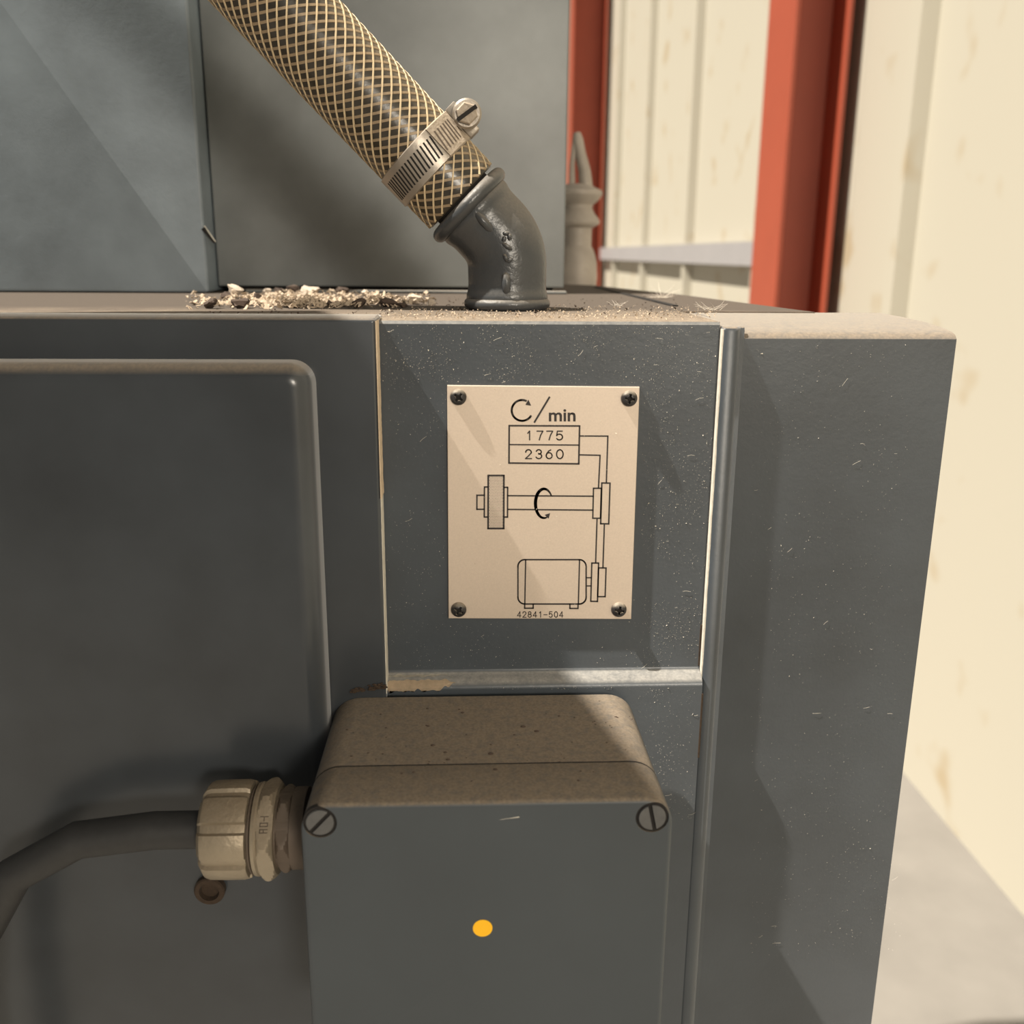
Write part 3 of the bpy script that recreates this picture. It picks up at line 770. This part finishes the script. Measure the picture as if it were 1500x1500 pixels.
DEB = [  # u, v of the foot, size px, flatness, material, label
    (346, 437, 16, .55, 'flake', 'pale fluffy debris clump leaning near the left post'),
    (332, 438, 10, .5, 'flake_dark', 'dark crumb behind the pale clump near the left post'),
    (352, 452, 15, .55, 'flake_dark', 'rounded dark brown debris lump at the left front of the top'),
    (309, 452, 13, .5, 'flake_dark', 'dark debris lump at the far left of the dusty top'),
    (456, 434, 21, .30, 'flake', 'large flat pale flake in front of the cover'),
    (427, 431, 12, .55, 'flake_dark', 'brownish lump just left of the large flat flake'),
    (410, 431, 11, .5, 'flake_dark', 'dark lump at the foot of the cover, left of the flat flake'),
    (526, 451, 13, .45, 'flake_dark', 'dark flake lying right of the shavings, before the corner seam'),
    (538, 436, 8, .7, 'flake', 'small upright pale chip left of the corner seam'),
    (570, 450, 15, .45, 'flake_dark', 'dark brown flake below the pale heap beyond the corner seam'),
    (590, 451, 9, .5, 'flake_dark', 'small dark flake between pale heap and curled chip'),
    (608, 446, 12, .7, 'flake', 'curled pale chip with a dark hollow'),
    (632, 448, 7, .9, 'flake', 'small pointed grey chip nearest the elbow'),
    (379, 440, 7, .9, 'flake_dark', 'thin dark splinter standing among the shavings'),
    (430, 451, 9, .5, 'flake_dark', 'small dark crumb in the middle of the shavings'),
    (483, 449, 8, .6, 'flake_dark', 'dark crumb under the pale shavings right of centre'),
    (502, 432, 11, .45, 'flake_dark', 'dark scrap at the foot of the cover right of the flat flake'),
    (392, 430, 8, .6, 'flake', 'small pale scrap at the foot of the cover'),
]
for u_, v_, s_, fl_, m_, lb in DEB:
    p = atZ(u_, v_, T); sc_ = (p-O).dot(fwd)/F
    chunk('debris_flake', m_, p, s_*sc_*1.2, fl_, random.uniform(0, 6), lb)
# uncountable shavings and grit
def shavings(nm, count, ufn, vfn, smin, smax, mat, hfn=None):
    bm = bmesh.new()
    for i in range(count):
        u_, v_ = ufn(), vfn(); p = atZ(u_, v_, T); s = random.uniform(smin, smax)
        h = hfn(u_, v_)*random.random() if hfn else 0
        a = random.uniform(0, 2*PI); el = random.uniform(-.5, .9)
        d = Vector((math.cos(a)*math.cos(el), math.sin(a)*math.cos(el), math.sin(el)))*s
        n = Vector((-math.sin(a), math.cos(a), random.uniform(-.6, .6)))*s*random.uniform(.15, .4)
        c = p+Vector((0, 0, h+.0004)); bend = Vector((0, 0, s*random.uniform(-.2, .5)))
        lw = [c-d*.5+n, c+bend+n*.8, c+d*.5+n*.6, c+d*.5-n*.6, c+bend-n, c-d*.5-n]
        up_ = Vector((0, 0, s*.09))
        loft(bm, [lw, [q+up_ for q in lw]])
    return finish(nm, bm, mat, None, 0)
def heap(u, v): return .0055*max(0, noise.noise(Vector((u*.03, v*.1, 2)))+.35)
tag(shavings('fine_shavings', 1500, lambda: random.triangular(270, 640, 430), lambda: random.triangular(431, 454, 446), .0008, .0042, 'shaving', heap),
    'pale fine shavings and dust heaped along the left of the machine top', 'shavings', kind='stuff')
tag(shavings('fine_grit', 1000, lambda: random.uniform(556, 1050), lambda: random.triangular(447, 470, 464), .0003, .0011, 'shaving'),
    'fine pale grit sprinkled along the front edge of the top', 'grit', kind='stuff')
tag(shavings('dark_grit', 260, lambda: random.uniform(300, 1000), lambda: random.uniform(436, 464), .0005, .0016, 'flake_dark'),
    'fine dark grit scattered on the dusty machine top', 'grit', kind='stuff')
# lint
def fibre(bm, c, ln, r=.00006, up=.4, toward=None):
    a = random.uniform(0, 2*PI); d = Vector((math.cos(a), math.sin(a)*.8, abs(random.gauss(0, up)))).normalized()
    b = Vector((random.gauss(0, .3), random.gauss(0, .3), random.gauss(0, .2)))
    tube(bm, [c+d*ln*t+b*ln*t*t*.5 for t in (0, .35, .7, 1)], [r, r, r*.8, r*.5], 4)
for u_, v_, n_, L_, lb in ((972, 437, 34, .016, 'large wispy tuft of pale lint beside the seam on the top'), (1042, 455, 12, .012, 'small wispy tuft of pale lint at the right on the top'), (905, 449, 8, .007, 'tiny pale lint wisp near the end of the dark joint')):
    c = atZ(u_, v_, T)+Vector((0, 0, .0004)); bm = bmesh.new()
    for i in range(n_): fibre(bm, c+Vector((random.gauss(0, .002), random.gauss(0, .002), 0)), random.uniform(.4, 1)*L_)
    tag(finish('lint_tuft', bm, 'lint', None, 0, loc=c), lb, 'lint', 'lint tufts on the machine top')
# specks and short fibres clinging to the front panels
def specks(nm, n, boxes, parent, Y, smin=.00005, smax=.00016, fib=0):
    bm = bmesh.new(); tot = sum(b[4] for b in boxes)
    for u0, v0, u1, v1, wgt in boxes:
        for i in range(int(n*wgt/tot)):
            for tr in range(6):
                u_, v_ = random.uniform(u0, u1), random.uniform(v0, v1)
                if noise.noise(Vector((u_*.018, v_*.018, 4.2)))+.25 > random.uniform(-.3, .7): break
            p = atY(u_, v_, Y); s = random.uniform(smin, smax)*(2.0 if random.random() < .05 else 1)
            q = [p+Vector((random.gauss(0, s), 0, random.gauss(0, s)))*.9+Vector((0, .00002, 0)) for _ in range(3)]
            t = p+Vector((0, -s*1.3, s*.4))
            vv = [bm.verts.new(x) for x in q+[t]]
            for f in ((0, 1, 3), (1, 2, 3), (2, 0, 3)): bm.faces.new([vv[j] for j in f])
        for i in range(int(fib*wgt/tot)):
            p = atY(random.uniform(u0, u1), random.uniform(v0, v1), Y-.0002); a = random.uniform(-.2, 1.0); L = random.uniform(.001, .0042)
            d = Vector((math.cos(a), 0, math.sin(a)))*L
            tube(bm, [p, p+d*.5+Vector((0, -.0001, L*random.uniform(-.12, .12))), p+d], .00004, 4)
    o = finish(nm, bm, 'speck', parent, 0); o['kind'] = 'stuff'; return o
specks('dust_specks', 5200, [(560, 474, 1055, 562, 5), (565, 560, 654, 900, 1.2), (940, 565, 1050, 980, 4.5), (572, 910, 1020, 980, 1.2)], mach, YC, fib=26)
specks('dust_specks', 700, [(935, 1008, 1018, 1200, 2), (680, 1006, 930, 1010, .2)], mach, YB, fib=6)
specks('dust_specks', 1500, [(1100, 495, 1330, 1400, 4)], mach, YR, fib=16)
specks('dust_specks', 700, [(660, 570, 930, 900, 1)], plate, YP, .00006, .00016)
# crumbs on the junction box top
bm = bmesh.new()
for i in range(70):
    u_, v_ = random.uniform(500, 930), random.triangular(1020, 1165, 1060)
    p = atZ(u_, v_, ZB); r = random.uniform(.00015, .0005)*(2.0 if random.random() < .12 else 1)
    bmesh.ops.create_icosphere(bm, subdivisions=1, radius=r, matrix=Matrix.Translation(p) @ Matrix.Diagonal((1.4, 1, .7, 1)))
tag(finish('box_top_crumbs', bm, 'flake_dark', None, 0), 'tiny dark crumbs scattered on the dusty junction box top', 'crumbs', kind='stuff')
# scratches in the lid's front paint
bm = bmesh.new()
a, b = atY(731, 1201, YF), atY(760, 1197, YF)
loft(bm, [[p+Vector((0, .0001, -w_)), p+Vector((0, -.00004, 0)), p+Vector((0, .0001, w_))] for p, w_ in ((a, .0001), (a.lerp(b, .7), .0004), (b, .0007), (b+Vector((.0002, 0, .0002)), .0001))])
finish('lid_scratch', bm, 'primer_pale', lid, 0)
